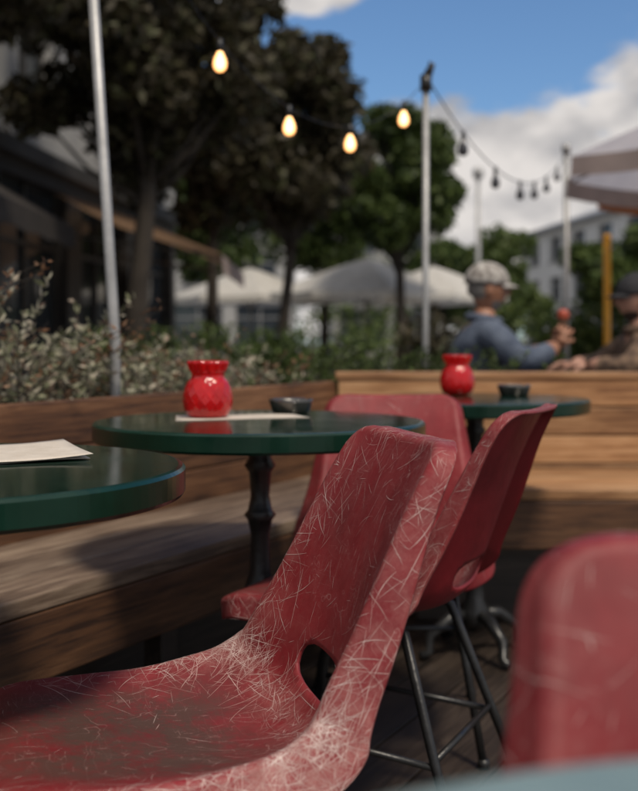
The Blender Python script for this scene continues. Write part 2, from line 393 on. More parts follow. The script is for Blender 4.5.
def red_glass():
    m, nt, b = new_mat('red_glass')
    tc = N(nt, 'ShaderNodeTexCoord'); nz = N(nt, 'ShaderNodeTexNoise'); nz.inputs['Scale'].default_value = 30; nt.links.new(tc.outputs['Object'], nz.inputs[0])
    r = ramp(nt, [(.3, (.60, .001, .003)), (.7, (.85, .004, .006))]); nt.links.new(nz.outputs['Fac'], r.inputs[0]); nt.links.new(r.outputs[0], b.inputs['Base Color'])
    b.inputs['Roughness'].default_value = .10; b.inputs['Transmission Weight'].default_value = .5; b.inputs['Coat Weight'].default_value = .3
    return m
M['glass_red'] = red_glass()
M['wax'] = noise_mat('candle_wax', (.7, .62, .5), (.8, .72, .6), 10, .5)
def jar(x, y, z, rot=0):
    root = empty('red_glass_candle_holder', (x, y, z), rot)
    pr = catmull([(.030, .0), (.044, .006), (.0525, .028), (.0525, .05), (.046, .072), (.037, .086), (.0355, .094), (.040, .106), (.044, .118), (.042, .123)], 12)
    def fn(r, z_, a):
        if r < .01: return r
        env = min(1, z_ / .02) * (1 if z_ < .08 else max(.15, 1 - (z_ - .08) / .01))
        wob = .25 * math.sin(3 * a + 40 * z_)
        net = max(math.exp(-(math.sin(8 * a + z_ * 110 + wob) / .30) ** 2), math.exp(-(math.sin(8 * a - z_ * 110 + wob) / .30) ** 2))
        fl = .0016 * math.cos(14 * a) if z_ > .10 else 0
        return r + env * .0011 * net + fl
    g = Geo(); prof = [(.0001, 0)] + [tuple(p) for p in pr]
    g.lathe(prof, 260, fn=fn)
    g.lathe([(.042, .123), (.039, .121), (.036, .106), (.0315, .094), (.033, .084), (.042, .07), (.048, .05), (.048, .028), (.04, .010), (.0001, .008)], 144)
    g.obj('glass_bowl', [M['glass_red']], root, smooth=True)
    w = Geo(); w.lathe([(.0001, .009), (.019, .009), (.019, .028), (.017, .03), (.0001, .029)], 24); w.tube([(0, 0, .028), (.001, 0, .037)], .0008, 6, 0)
    w.obj('tealight', [M['wax']], root, smooth=True)
jar(-.242, 2.39, .7515); jar(.43, 3.42, .7505, .3)
def ashtray(x, y, z):
    g = Geo()
    g.lathe([(.0001, 0), (.040, 0), (.044, .004), (.050, .024), (.052, .030), (.050, .032), (.045, .030), (.042, .020), (.038, .008), (.0001, .006)], 96)
    g.v = [(a, b, c - (.005 if c > .027 and abs(math.sin(1.5 * math.atan2(b, a) + .5)) > .985 else 0)) for a, b, c in g.v]
    g.obj('metal_ashtray', [M['grey_metal']], None, smooth=True, loc=(x, y, z))
ashtray(-.065, 2.55, .7515); ashtray(.60, 3.38, .7505)
def sheet(name, corners, z, layers=1):
    g = Geo()
    for l in range(layers):
        c = [Vector((a, b, 0)) for a, b in corners]; n = 10; vs = []
        sh = Vector((.006 * l, -.008 * l, 0))
        for i in range(n + 1):
            for j in range(n + 1):
                p = (c[0] * (1 - i / n) + c[1] * (i / n)) * (1 - j / n) + (c[3] * (1 - i / n) + c[2] * (i / n)) * (j / n) + sh
                zz = z + .0012 + l * .003 + .0012 * math.sin(i * .6 + l) * math.sin(j * .5 + l * 2) + .004 * (l > 0) * (i / n) ** 4
                vs.append((p.x, p.y, zz))
        g.add(vs, [(i * (n + 1) + j, i * (n + 1) + j + 1, (i + 1) * (n + 1) + j + 1, (i + 1) * (n + 1) + j) for i in range(n) for j in range(n)])
    o = g.obj(name, [M['paper']], None, smooth=True)
    s = o.modifiers.new('s', 'SOLIDIFY'); s.thickness = .0008; s.offset = 1
sheet('paper_napkin', [(-.62, 1.70), (-.42, 1.785), (-.325, 1.56), (-.52, 1.45)], .7502, 2)
sheet('menu_card', [(-.30, 2.30), (-.02, 2.40), (-.06, 2.50), (-.32, 2.46)], .7502)

# ---------------------------------------------------------------- wooden enclosure
ang = math.atan2(.882, .471)
LB = empty('planter_bench', (.066, 4.0, 0), ang)
for i, (z, hh) in enumerate([(.715, .112), (.600, .112), (.485, .112), (.36, .12)]):
    plank('back_board', (4.9, .028, hh), (-2.45, .016, z), M['wood_plank'], LB)
plank('top_board', (4.9, .022, .10), (-2.45, .052, .712), M['wood_plank'], LB)
for i in range(3):
    plank('seat_board', (4.9, .132, .034), (-2.45 - .18, -.070 - i * .137, .433), M['wood_seat'], LB)
plank('front_fascia', (4.7, .028, .13), (-2.62, -.396, .349), M['wood_plank'], LB)
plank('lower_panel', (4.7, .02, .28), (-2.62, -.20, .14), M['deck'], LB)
plank('planter_rear', (4.9, .03, .72), (-2.45, .56, .36), M['wood_plank'], LB)
plank('soil_bed', (4.9, .46, .05), (-2.45, .31, .66), M['soil'], LB)
for k in range(5): plank('post', (.06, .05, .42), (-.6 - k * .95, -.35, .21), M['deck'], LB)
RB = empty('corner_bench', (0, 0, 0))
for i, z in enumerate([.728, .625, .522, .42]):
    plank('back_board', (3.6, .028, .098), (1.87, 4.0, z), M['wood_tan'], RB)
plank('cap_board', (3.64, .13, .025), (1.88, 4.045, .790), M['wood_tan'], RB)
for i in range(4):
    plank('seat_board', (3.3, .132, .034), (1.97, 3.49 + i * .137, .437), M['wood_tan'], RB)
plank('front_fascia', (3.3, .028, .15), (1.97, 3.435, .343), M['wood_plank'], RB)
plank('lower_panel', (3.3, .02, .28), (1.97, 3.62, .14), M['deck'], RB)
plank('rear_panel', (3.6, .03, .70), (1.87, 4.11, .35), M['wood_plank'], RB)

root = empty('wooden_deck', (.3, 1.4, 0), ang)
for k in range(44):
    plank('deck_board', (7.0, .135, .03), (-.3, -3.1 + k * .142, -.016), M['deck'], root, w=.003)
g = Geo(); g.add([(-300, -300, -.06), (300, -300, -.06), (300, 300, -.06), (-300, 300, -.06)], [(0, 1, 2, 3)])
gm, nt, b = new_mat('stone_paving')
tc = N(nt, 'ShaderNodeTexCoord'); br = N(nt, 'ShaderNodeTexBrick'); br.inputs['Scale'].default_value = 3
br.inputs['Color1'].default_value = (.13, .12, .11, 1); br.inputs['Color2'].default_value = (.19, .175, .16, 1); br.inputs['Mortar'].default_value = (.05, .047, .043, 1)
nt.links.new(tc.outputs['Object'], br.inputs[0]); nt.links.new(br.outputs[0], b.inputs['Base Color']); b.inputs['Roughness'].default_value = .85
g.obj('ground', [gm])

# ---------------------------------------------------------------- poles and string lights
def catenary(a, b, sag, n=40):
    a, b = Vector(a), Vector(b); return [a.lerp(b, k / n) - Vector((0, 0, sag * 4 * (k / n) * (1 - k / n))) for k in range(n + 1)]
g = Geo(); g.tube([(-.578, 3.12, -.05), (-.578, 3.12, .9), (-.675, 3.12, 2.44)], .0145, 14); g.tube([(-.675, 3.12, 2.43), (-.676, 3.12, 2.45)], .02, 12)
g.obj('metal_pole', [M['steel']], smooth=True)
g = Geo(); g.tube([(.473, 4.9, -.05), (.477, 4.9, 2.06)], .0145, 14)
g.tube([(.477, 4.9, 2.03), (.477, 4.9, 2.10)], .026, 12, 1); g.tube([(.48, 4.9, 2.09), (.505, 4.9, 2.15), (.49, 4.9, 2.16)], [.022, .014, .006], 8, 1)
g.obj('metal_pole', [M['steel'], M['black']], smooth=True)
def bulb(g, p, lit, s=1.0):
    x, y, z = p
    g.tube([(x, y, z + .01), (x, y, z - .045 * s)], .0125 * s, 12, 0)
    g.lathe([(.011 * s, -.043 * s), (.016 * s, -.055 * s), (.026 * s, -.075 * s), (.031 * s, -.098 * s), (.028 * s, -.118 * s), (.016 * s, -.132 * s), (.0001, -.136 * s)], 20, (x, y, z), 1)
root = empty('string_lights')
A_, B_ = Vector((-.675, 3.12, 2.41)), Vector((.477, 4.9, 2.08))
cab = []
def strz(t): return 1.745 + 1.98 * (t - .59) ** 2
for k in range(41):
    t = k / 40; p = A_.lerp(B_, t); p.z = strz(t); cab.append(p)
g = Geo(); g.tube(cab, .0017, 6, 0)
for t in (.09, .30, .492, .693, .902):
    p = A_.lerp(B_, t); bulb(g, (p.x, p.y, strz(t)), 1, .74)
g.obj('lit_string', [M['black'], M['bulb']], root, smooth=True)
root = empty('string_lights')
cab = catenary((.477, 4.9, 2.10), (2.25, 10, 2.62), .37)
g = Geo(); g.tube(cab, .004, 6, 0)
for k in (6, 13, 20, 25, 30, 35): bulb(g, cab[k], 0, .9)
cab2 = catenary((2.25, 10, 2.62), (4.6, 12, 2.7), .35); g.tube(cab2, .004, 6, 0)
for k in (6, 13, 20, 27): bulb(g, cab2[k], 0, .9)
g.obj('unlit_string', [M['black'], M['bulb_off']], root, smooth=True)
g = Geo(); g.tube([(2.25, 10, -.05), (2.25, 10, 2.68)], .026, 12); g.tube([(2.25, 10, 2.62), (2.25, 10, 2.7)], .04, 12)
g.obj('metal_pole', [M['steel']], smooth=True)
g = Geo(); g.tube([(3.62, 25, 0), (3.62, 25, 2), (3.62, 25, 4.6)], [.08, .06, .045], 12); g.lathe([(.0001, 4.55), (.10, 4.6), (.13, 4.7), (.11, 4.82), (.0001, 4.87)], 16, (3.62, 25, 0))
g.obj('street_lamp', [M['steel']], smooth=True)
M['yellow'] = noise_mat('yellow_paint', (.62, .27, .01), (.70, .34, .02), 5, .4)
g = Geo(); g.tube([(2.36, 9, -.05), (2.36, 9, 1.74)], .030, 16); g.lathe([(.030, 1.74), (.036, 1.75), (.03, 1.78), (.0001, 1.79)], 16, (2.36, 9, 0)); g.lathe([(.0001, 0), (.12, 0), (.12, .02), (.05, .04)], 16, (2.36, 9, -.05))
g.obj('yellow_post', [M['yellow']], smooth=True)

# ---------------------------------------------------------------- parasols
def parasol(x, y, apex, hem, r, m1, m2, seed=0, name='patio_umbrella', n=8, rot=0.2):
    rt = empty(name, (x, y, 0), rot); g = Geo(); K = 8; J = 6
    vs = []
    for i in range(K + 1):
        q = i / K
        for k in range(n * J):
            a = 2 * math.pi * k / (n * J); ph = (k % J) / J; sc = 1 - .09 * math.sin(math.pi * ph)
            z = apex - (apex - hem) * (q ** 1.15) - .05 * math.sin(math.pi * ph) * q * (1 - .5 * q)
            vs.append((math.cos(a) * r * q * sc if i else .001 * math.cos(a), math.sin(a) * r * q * sc if i else .001 * math.sin(a), z))
    T = n * J
    for k in range(T):
        a = 2 * math.pi * k / T; ph = (k % J) / J; sc = 1.005 - .09 * math.sin(math.pi * ph)
        vs.append((math.cos(a) * r * sc, math.sin(a) * r * sc, hem - .13 - .03 * math.sin(math.pi * ph)))
    fs = [(i * T + k, i * T + (k + 1) % T, (i + 1) * T + (k + 1) % T, (i + 1) * T + k) for i in range(K) for k in range(T)]
    g.add(vs, fs, 0)
    g.f += [(K * T + k, K * T + (k + 1) % T, (K + 1) * T + (k + 1) % T, (K + 1) * T + k) for k in range(T)]; g.m += [1] * T
    g.obj('canopy', [m1, m2], rt)
    p = Geo(); p.tube([(0, 0, 0), (0, 0, apex + .08)], .028, 12)
    for k in range(n):
        a = 2 * math.pi * k / n; p.tube([(0, 0, apex - .03), (math.cos(a) * r * .98, math.sin(a) * r * .98, hem - .02)], .009, 6)
        p.tube([(0, 0, hem - .25), (math.cos(a) * r * .5, math.sin(a) * r * .5, apex - (apex - hem) * .5 - .03)], .008, 6)
    p.lathe([(.0001, .06), (.3, .05), (.32, 0), (.0001, 0)], 20)
    p.obj('pole_and_ribs', [M['grey_metal']], rt, smooth=True)
def cloth(name, c1, c2, tr=.35):
    m, nt, b = new_mat(name); tc = N(nt, 'ShaderNodeTexCoord'); nz = N(nt, 'ShaderNodeTexNoise'); nz.inputs['Scale'].default_value = 6; nt.links.new(tc.outputs['Object'], nz.inputs[0])
    r = ramp(nt, [(.3, c1), (.7, c2)]); nt.links.new(nz.outputs['Fac'], r.inputs[0]); nt.links.new(r.outputs[0], b.inputs['Base Color']); b.inputs['Roughness'].default_value = .9
    t = N(nt, 'ShaderNodeBsdfTranslucent'); nt.links.new(r.outputs[0], t.inputs[0]); mx = N(nt, 'ShaderNodeMixShader'); mx.inputs[0].default_value = tr
    nt.links.new(b.outputs[0], mx.inputs[1]); nt.links.new(t.outputs[0], mx.inputs[2]); nt.links.new(mx.outputs[0], nt.nodes['Material Output'].inputs[0]); return m
M['canvas_white'] = cloth('white_canvas', (.62, .60, .56), (.72, .70, .66))
M['canvas_tan'] = cloth('tan_canvas', (.30, .19, .12), (.4, .26, .17))
M['canvas_pink'] = cloth('pinkish_canvas', (.45, .36, .33), (.55, .44, .4))
M['canvas_lilac'] = cloth('lilac_canvas', (.56, .55, .62), (.66, .64, .70), .5)
M['canvas_orange'] = cloth('orange_canvas', (.42, .17, .07), (.5, .22, .1), .5)
parasol(.95, 22, 2.55, 1.85, 1.95, M['canvas_white'], M['canvas_white'])
parasol(-1.5, 24, 2.5, 1.85, 1.7, M['canvas_white'], M['canvas_white'])
parasol(2.6, 25, 2.6, 1.9, 1.8, M['canvas_white'], M['canvas_white'])
parasol(3.15, 7.6, 2.74, 2.14, 1.5, M['canvas_lilac'], M['canvas_pink'])
parasol(4.05, 9.8, 2.85, 2.32, 1.6, M['canvas_orange'], M['canvas_orange'])

# ---------------------------------------------------------------- buildings
def building(name, A, B, depth, floors, fh, g_h, bay, mats, gable=False, win=(.5, .6), roof_over=.3):
    A, B = Vector((*A, 0)), Vector((*B, 0)); d = (B - A); L = d.length; d.normalize(); nrm = Vector((-d.y, d.x, 0))
    g = Geo(); W = lambda x, y, z: tuple(A + d * x + nrm * y + Vector((0, 0, z)))
    def quad(a, b, c, e, mi): g.add([W(*a), W(*b), W(*c), W(*e)], [(0, 1, 2, 3)], mi)
    def bx(x0, x1, y0, y1, z0, z1, mi):
        g.add([W(x0, y0, z0), W(x1, y0, z0), W(x1, y1, z0), W(x0, y1, z0), W(x0, y0, z1), W(x1, y0, z1), W(x1, y1, z1), W(x0, y1, z1)], [(3, 2, 1, 0), (4, 5, 6, 7), (0, 1, 5, 4), (1, 2, 6, 5), (2, 3, 7, 6), (3, 0, 4, 7)], mi)
    nb = max(1, int(L / bay)); bw = L / nb
    for f in range(floors + 1):
        z0, z1 = (0, g_h) if f == 0 else (g_h + (f - 1) * fh, g_h + f * fh)
        wm = 1 if f == 0 else 0
        fw, fhh = (.8, .78) if f == 0 else win
        for k in range(nb):
            x0, x1 = k * bw, (k + 1) * bw; a, b = x0 + bw * (1 - fw) / 2, x1 - bw * (1 - fw) / 2
            zz0 = z0 + (z1 - z0) * (.12 if f == 0 else .25); zz1 = zz0 + (z1 - z0) * fhh
            quad((x0, 0, z0), (x1, 0, z0), (x1, 0, zz0), (x0, 0, zz0), wm); quad((x0, 0, zz1), (x1, 0, zz1), (x1, 0, z1), (x0, 0, z1), wm)
            quad((x0, 0, zz0), (a, 0, zz0), (a, 0, zz1), (x0, 0, zz1), wm); quad((b, 0, zz0), (x1, 0, zz0), (x1, 0, zz1), (b, 0, zz1), wm)
            D = .2
            quad((a, 0, zz0), (b, 0, zz0), (b, D, zz0), (a, D, zz0), wm); quad((a, D, zz1), (b, D, zz1), (b, 0, zz1), (a, 0, zz1), wm)
            quad((a, 0, zz0), (a, D, zz0), (a, D, zz1), (a, 0, zz1), wm); quad((b, D, zz0), (b, 0, zz0), (b, 0, zz1), (b, D, zz1), wm)
            quad((a, D, zz0), (b, D, zz0), (b, D, zz1), (a, D, zz1), 2)
            m = (a + b) / 2; bx(m - .035, m + .035, D - .05, D - .01, zz0 + .002, zz1 - .002, 3); bx(a + .01, a + .07, D - .052, D - .012, zz0 + .002, zz1 - .002, 3); bx(b - .07, b - .01, D - .052, D - .012, zz0 + .002, zz1 - .002, 3)
            zt = zz0 + (zz1 - zz0) * .7; bx(a + .072, m - .037, D - .048, D - .014, zt - .03, zt + .03, 3); bx(m + .037, b - .072, D - .048, D - .014, zt - .03, zt + .03, 3)
            if f: bx(a - .08, b + .08, -.09, .03, zz0 - .08, zz0 - .003, 3)
        if f == 0: bx(-.02, L + .02, -.12, -.003, g_h - .12, g_h + .08, 3)
    H = g_h + floors * fh
    bx(0, L, .25, depth, 0, H - .01, 0); quad((0, 0, 0), (0, 0, H), (0, .25, H), (0, .25, 0), 0); quad((L, 0, H), (L, 0, 0), (L, .25, 0), (L, .25, H), 0)
    bx(-roof_over, L + roof_over, -roof_over, depth + roof_over, H, H + .22, 3)
    rh = 1.8 if gable else .3
    g.add([W(-roof_over, -roof_over, H + .223), W(L + roof_over, -roof_over, H + .223), W(L + roof_over, depth + roof_over, H + .223), W(-roof_over, depth + roof_over, H + .223), W(1, depth / 2, H + rh + .22), W(L - 1, depth / 2, H + rh + .22)],
          [(0, 1, 5, 4), (2, 3, 4, 5), (1, 2, 5), (3, 0, 4)], 4)
    return g.obj(name, mats)
M['plaster'] = noise_mat('pale_plaster', (.30, .30, .30), (.38, .38, .37), 1.5, .9, .1)
M['plaster_w'] = noise_mat('white_plaster', (.58, .58, .56), (.68, .68, .66), 1.5, .9, .1)
M['dark_wall'] = noise_mat('dark_shopfront', (.012, .010, .010), (.03, .025, .022), 3, .6)
M['window'] = noise_mat('window_glass', (.02, .025, .03), (.05, .06, .07), .8, .06)
M['frame'] = noise_mat('frame_grey', (.22, .22, .22), (.3, .3, .3), 3, .6)
M['frame_dk'] = noise_mat('frame_dark', (.03, .028, .026), (.05, .046, .043), 3, .6)
M['roof'] = noise_mat('roof_tile', (.10, .09, .09), (.16, .15, .15), 8, .8, .2)
M['roof_l'] = noise_mat('zinc_roof', (.2, .21, .23), (.28, .29, .31), 2, .6, .1)
building('shop_building', (-4.6, 3.5), (-2.75, 21), 8, 2, 3.0, 3.2, 2.6, [M['plaster'], M['dark_wall'], M['window'], M['frame_dk'], M['roof']], win=(.42, .55))
building('white_building', (11.6, 62), (15.2, 36), 10, 2, 2.1, 2.4, 3.0, [M['plaster_w'], M['plaster_w'], M['window'], M['frame'], M['roof_l']], True)
building('apartment_block', (1.0, 75), (8.5, 75), 10, 4, 2.9, 3.2, 3.2, [M['plaster'], M['plaster'], M['window'], M['frame'], M['roof']])
building('apartment_block', (-22, 60), (-1.5, 60), 10, 2, 2.9, 3.2, 3.2, [M['plaster'], M['plaster'], M['window'], M['frame'], M['roof']])
def awning(x, y0, y1, zt, zb, out, m, mv):
    g = Geo(); n = 14; vs = []
    for k in range(n + 1):
        y = y0 + (y1 - y0) * k / n; vs += [(x, y, zt), (x + out * .5, y, (zt + zb) / 2 + .05), (x + out, y, zb), (x + out + .01, y, zb - .22 - (.03 if k % 2 else 0))]
    for k in range(n):
        a, b = 4 * k, 4 * k + 4
        g.add([vs[a], vs[a + 1], vs[b + 1], vs[b]], [(0, 1, 2, 3)], 0); g.add([vs[a + 1], vs[a + 2], vs[b + 2], vs[b + 1]], [(0, 1, 2, 3)], 0); g.add([vs[a + 2], vs[a + 3], vs[b + 3], vs[b + 2]], [(0, 1, 2, 3)], 1)
    g.tube([(x, y0 + .1, zt - .5), (x + out, y0 + .1, zb - .02)], .02, 6, 2); g.tube([(x, y1 - .1, zt - .5), (x + out, y1 - .1, zb - .02)], .02, 6, 2)
    g.obj('shop_awning', [m, mv, M['grey_metal']])
M['canvas_dark'] = cloth('dark_canvas', (.02, .016, .014), (.035, .028, .024), .1)
awning(-3.3, 13.6, 17.5, 2.75, 1.98, 2.1, M['canvas_tan'], M['canvas_pink'])
awning(-4.3, 6.6, 12.6, 3.0, 2.2, 1.5, M['canvas_dark'], M['canvas_dark'])

# ---------------------------------------------------------------- trees
def leaves(rng, centers, radii, n, size, squash=1):
    bi = rng.integers(0, len(centers), n); dirs = rng.normal(size=(n, 3)); dirs /= np.linalg.norm(dirs, axis=1)[:, None]
    rr = rng.random(n) ** .45
    c = centers[bi] + dirs * (radii[bi] * rr)[:, None] * np.array([1, 1, squash])
    a = rng.normal(size=(n, 3)); a /= np.linalg.norm(a, axis=1)[:, None]
    b = np.cross(a, rng.normal(size=(n, 3))); b /= np.linalg.norm(b, axis=1)[:, None]
    s = size * rng.uniform(.6, 1.35, n)[:, None]
    return np.stack([c - a * s, c + b * s * .42 - a * s * .1, c + a * s, c - b * s * .42 - a * s * .1], 1).reshape(-1, 3)
def mesh_fast(name, parts, mats, parent=None):
    V = np.concatenate([p[0] for p in parts]); n = len(V) // 4
    me = bpy.data.meshes.new(name); me.vertices.add(len(V)); me.vertices.foreach_set('co', V.astype('f').ravel())
    me.loops.add(len(V)); me.loops.foreach_set('vertex_index', np.arange(len(V), dtype='i'))
    me.polygons.add(n); me.polygons.foreach_set('loop_start', np.arange(0, len(V), 4, dtype='i')); me.polygons.foreach_set('loop_total', np.full(n, 4, dtype='i'))
    for m in mats: me.materials.append(m)
    mi = np.concatenate([np.full(len(p[0]) // 4, p[1], dtype='i') for p in parts]); me.polygons.foreach_set('material_index', mi)
    me.update(calc_edges=True); o = bpy.data.objects.new(name, me); COL.objects.link(o)
    if parent: o.parent = parent
    return o
def tree(name, base, cc, rad, n, size, mat, seed, nb=26, tr=.12, br=.36):
    rng = np.random.default_rng(seed); root = empty(name, (0, 0, 0))
    cc = np.array(cc, float); rad = np.array(rad, float)
    d = rng.normal(size=(nb, 3)); d /= np.linalg.norm(d, axis=1)[:, None]
    cen = cc + d * rad * (rng.random(nb) ** .5 * .82)[:, None]; rb = rad.mean() * rng.uniform(br * .6, br * 1.15, nb)
    mesh_fast('foliage', [(leaves(rng, cen, rb, n, size, .85), 0)], [mat], root)
    g = Geo(); b = Vector(base); top = Vector(cc); top.z = cc[2] + rad[2] * .3
    mid = b.lerp(top, .5) + Vector((rng.normal() * .1, rng.normal() * .1, 0))
    g.tube([b, b.lerp(mid, .5), mid, mid.lerp(top, .5), top], [tr * 1.25, tr, tr * .8, tr * .5, tr * .2], 10)
    for c in cen:
        c = Vector(c); t = min(.9, max(.35, (c.z - b.z) / (top.z - b.z) * .7)); s = b.lerp(mid, t * 2) if t < .5 else mid.lerp(top, t * 2 - 1)
        m = s.lerp(c, .5) + Vector((0, 0, -.1 * (c - s).length)); g.tube([s, m, c], [tr * .35, tr * .22, tr * .07], 6)
    g.obj('trunk_and_limbs', [M['bark']], root, smooth=True)
tree('copper_leaved_tree', (-2.1, 12, 0), (-2.05, 12, 4.4), (1.6, 1.4, 2.3), 20000, .085, M['leaf_brown'], 1, 44, br=.27)
tree('copper_leaved_tree', (-.60, 15, 0), (-.42, 15, 3.75), (1.15, 1.1, 1.8), 16000, .09, M['leaf_brown'], 2, 38, .08, br=.3)
tree('copper_leaved_tree', (-3.3, 8.6, 0), (-3.2, 8.6, 3.9), (1.15, 1.1, 1.6), 12000, .07, M['leaf_brown'], 3, 26, br=.3)
tree('copper_leaved_tree', (-1.75, 18, 0), (-1.7, 18, 4.7), (1.6, 1.4, 2.6), 17000, .11, M['leaf_brown'], 14, 44, .10, br=.27)
tree('green_tree', (1.5, 20, 0), (1.45, 20, 3.75), (1.2, 1.1, 1.6), 18000, .09, M['leaf_green'], 4, 38, .1, br=.3)
tree('green_tree', (.1, 24, 0), (.1, 24, 3.9), (1.6, 1.3, 1.9), 12000, .11, M['leaf_green'], 21, 30, .1)
tree('green_tree', (-3.0, 30, 0), (-3.0, 30, 4.2), (2.4, 1.6, 2.2), 12000, .14, M['leaf_green'], 22, 34, .12)
tree('green_tree', (6.0, 34, 0), (5.8, 34, 2.7), (1.9, 1.6, 1.6), 10000, .13, M['leaf_far'], 5, 26)
tree('green_tree', (4.3, 38, 0), (4.2, 38, 2.8), (1.7, 1.6, 1.9), 8000, .14, M['leaf_far'], 6, 24)
tree('green_tree', (4.9, 17, 0), (4.75, 17, 1.9), (1.3, 1.0, 1.0), 8000, .09, M['leaf_far'], 8, 20, .06)
rng = np.random.default_rng(77)
cen = np.stack([rng.uniform(-45, 60, 130), rng.uniform(64, 90, 130), rng.uniform(.8, 4.2, 130)], 1)
mesh_fast('distant_treeline', [(leaves(rng, cen, rng.uniform(1.5, 3, 130), 22000, .28), 0)], [M['leaf_far']])
def hedge(name, x0, x1, y0, y1, h, n, size, mat, seed, nb=40):
    rng = np.random.default_rng(seed); cen = np.stack([rng.uniform(x0, x1, nb), rng.uniform(y0, y1, nb), rng.uniform(.15, h - .2, nb)], 1)
    mesh_fast(name, [(leaves(rng, cen, rng.uniform(.18, .32, nb), n, size), 0)], [mat])
hedge('hedge', -2.2, .6, 9.3, 10.0, 1.05, 12000, .04, M['leaf_green'], 31, 60)
hedge('hedge', 1.9, 4.6, 10.8, 11.5, 1.35, 12000, .05, M['leaf_far'], 32, 60)
hedge('hedge', .55, 1.6, 8.0, 8.6, 1.15, 6000, .04, M['leaf_brown'], 33, 30)

def shrubs(name, pts_fn, nst, hmin, hmax, leaf, mat, seed, lean=.12, per=34):
    rng = np.random.default_rng(seed); g = Geo(); quads = []
    for k in range(nst):
        x, y, z, hs = pts_fn(rng); h = rng.uniform(hmin, hmax) * hs; dx, dy = rng.normal(0, lean, 2)
        p = [Vector((x + dx * h / .3 * t * t, y + dy * h / .3 * t * t, z + h * t)) for t in (0, .33, .66, 1)]
        g.tube(p, [.0022, .0018, .0014, .0008], 4, 0, cap=False)
        m = int(per * h / .3); t = rng.random(m) ** .75; P = np.stack([x + dx * h / .3 * t * t, y + dy * h / .3 * t * t, z + h * t], 1)
        a = rng.normal(size=(m, 3)); a[:, 2] = np.abs(a[:, 2]) * .8; a /= np.linalg.norm(a, axis=1)[:, None]
        b = np.cross(a, rng.normal(size=(m, 3))); b /= np.linalg.norm(b, axis=1)[:, None]
        s = (leaf * rng.uniform(.6, 1.3, m))[:, None]
        quads.append(np.stack([P, P + a * s * .9 + b * s * .38, P + a * s * 2, P + a * s * .9 - b * s * .38], 1).reshape(-1, 3))
    root = empty(name); mesh_fast('leaves', [(np.concatenate(quads), 0)], [mat], root)
    g.obj('stems', [M['bark']], root)
ca, sa = math.cos(ang), math.sin(ang)
def pl(rng):
    lx = -rng.uniform(0, 4.2); ly = rng.uniform(.10, .54)
    wx, wy = .066 + lx * ca - ly * sa, 4.0 + lx * sa + ly * ca
    hs = np.interp(-lx, [0, .5, 1.2, 1.7, 4], [.5, .6, .9, 1.05, 1.15]) * (.75 + .42 * math.sin(lx * 7) ** 2)
    return wx, wy, .67, hs
shrubs('silver_leaf_shrub', pl, 700, .16, .37, .015, M['leaf_silver'], 41)
M['leaf_dry'] = leaf_mat('dry_leaves', [(.06, .03, .015), (.18, .09, .045), (.30, .18, .11)], 5)
shrubs('dry_flower_stems', pl, 220, .24, .40, .011, M['leaf_dry'], 42, .2, 28)
g = Geo(); g.box((.35, 4.42, .33), (.9, .42, .66)); bevel(g.obj('planter_box', [M['wood_plank']]))
shrubs('green_shrub', lambda r: (r.uniform(-.1, .78), r.uniform(4.24, 4.6), .64, 1), 200, .10, .26, .013, M['leaf_green'], 43)

# ---------------------------------------------------------------- people
def skin_mesh(verts, edges, rad, lvl=2, smooth_branch=.5):
    me = bpy.data.meshes.new('sk'); me.from_pydata(verts, edges, []); o = bpy.data.objects.new('sk', me); COL.objects.link(o)
    s = o.modifiers.new('skin', 'SKIN'); s.branch_smoothing = smooth_branch; s.use_smooth_shade = True
    for i, v in enumerate(me.skin_vertices[0].data):
        r = rad[i]; v.radius = (r, r) if not hasattr(r, '__len__') else r; v.use_root = (i == 0)
    sb = o.modifiers.new('sub', 'SUBSURF'); sb.levels = lvl; sb.render_levels = lvl
    dg = bpy.context.evaluated_depsgraph_get(); dg.update(); ev = o.evaluated_get(dg)
    out = bpy.data.meshes.new_from_object(ev); bpy.data.objects.remove(o); return out
def place(me, name, mats, parent):
    me.materials.clear()
    for m in mats: me.materials.append(m)
    me.polygons.foreach_set('use_smooth', [True] * len(me.polygons)); o = bpy.data.objects.new(name, me); COL.objects.link(o); o.parent = parent; return o
def seg_dist(p, a, b):
    ab = b - a; t = max(0, min(1, (p - a).dot(ab) / ab.length_squared)); return (p - (a + ab * t)).length
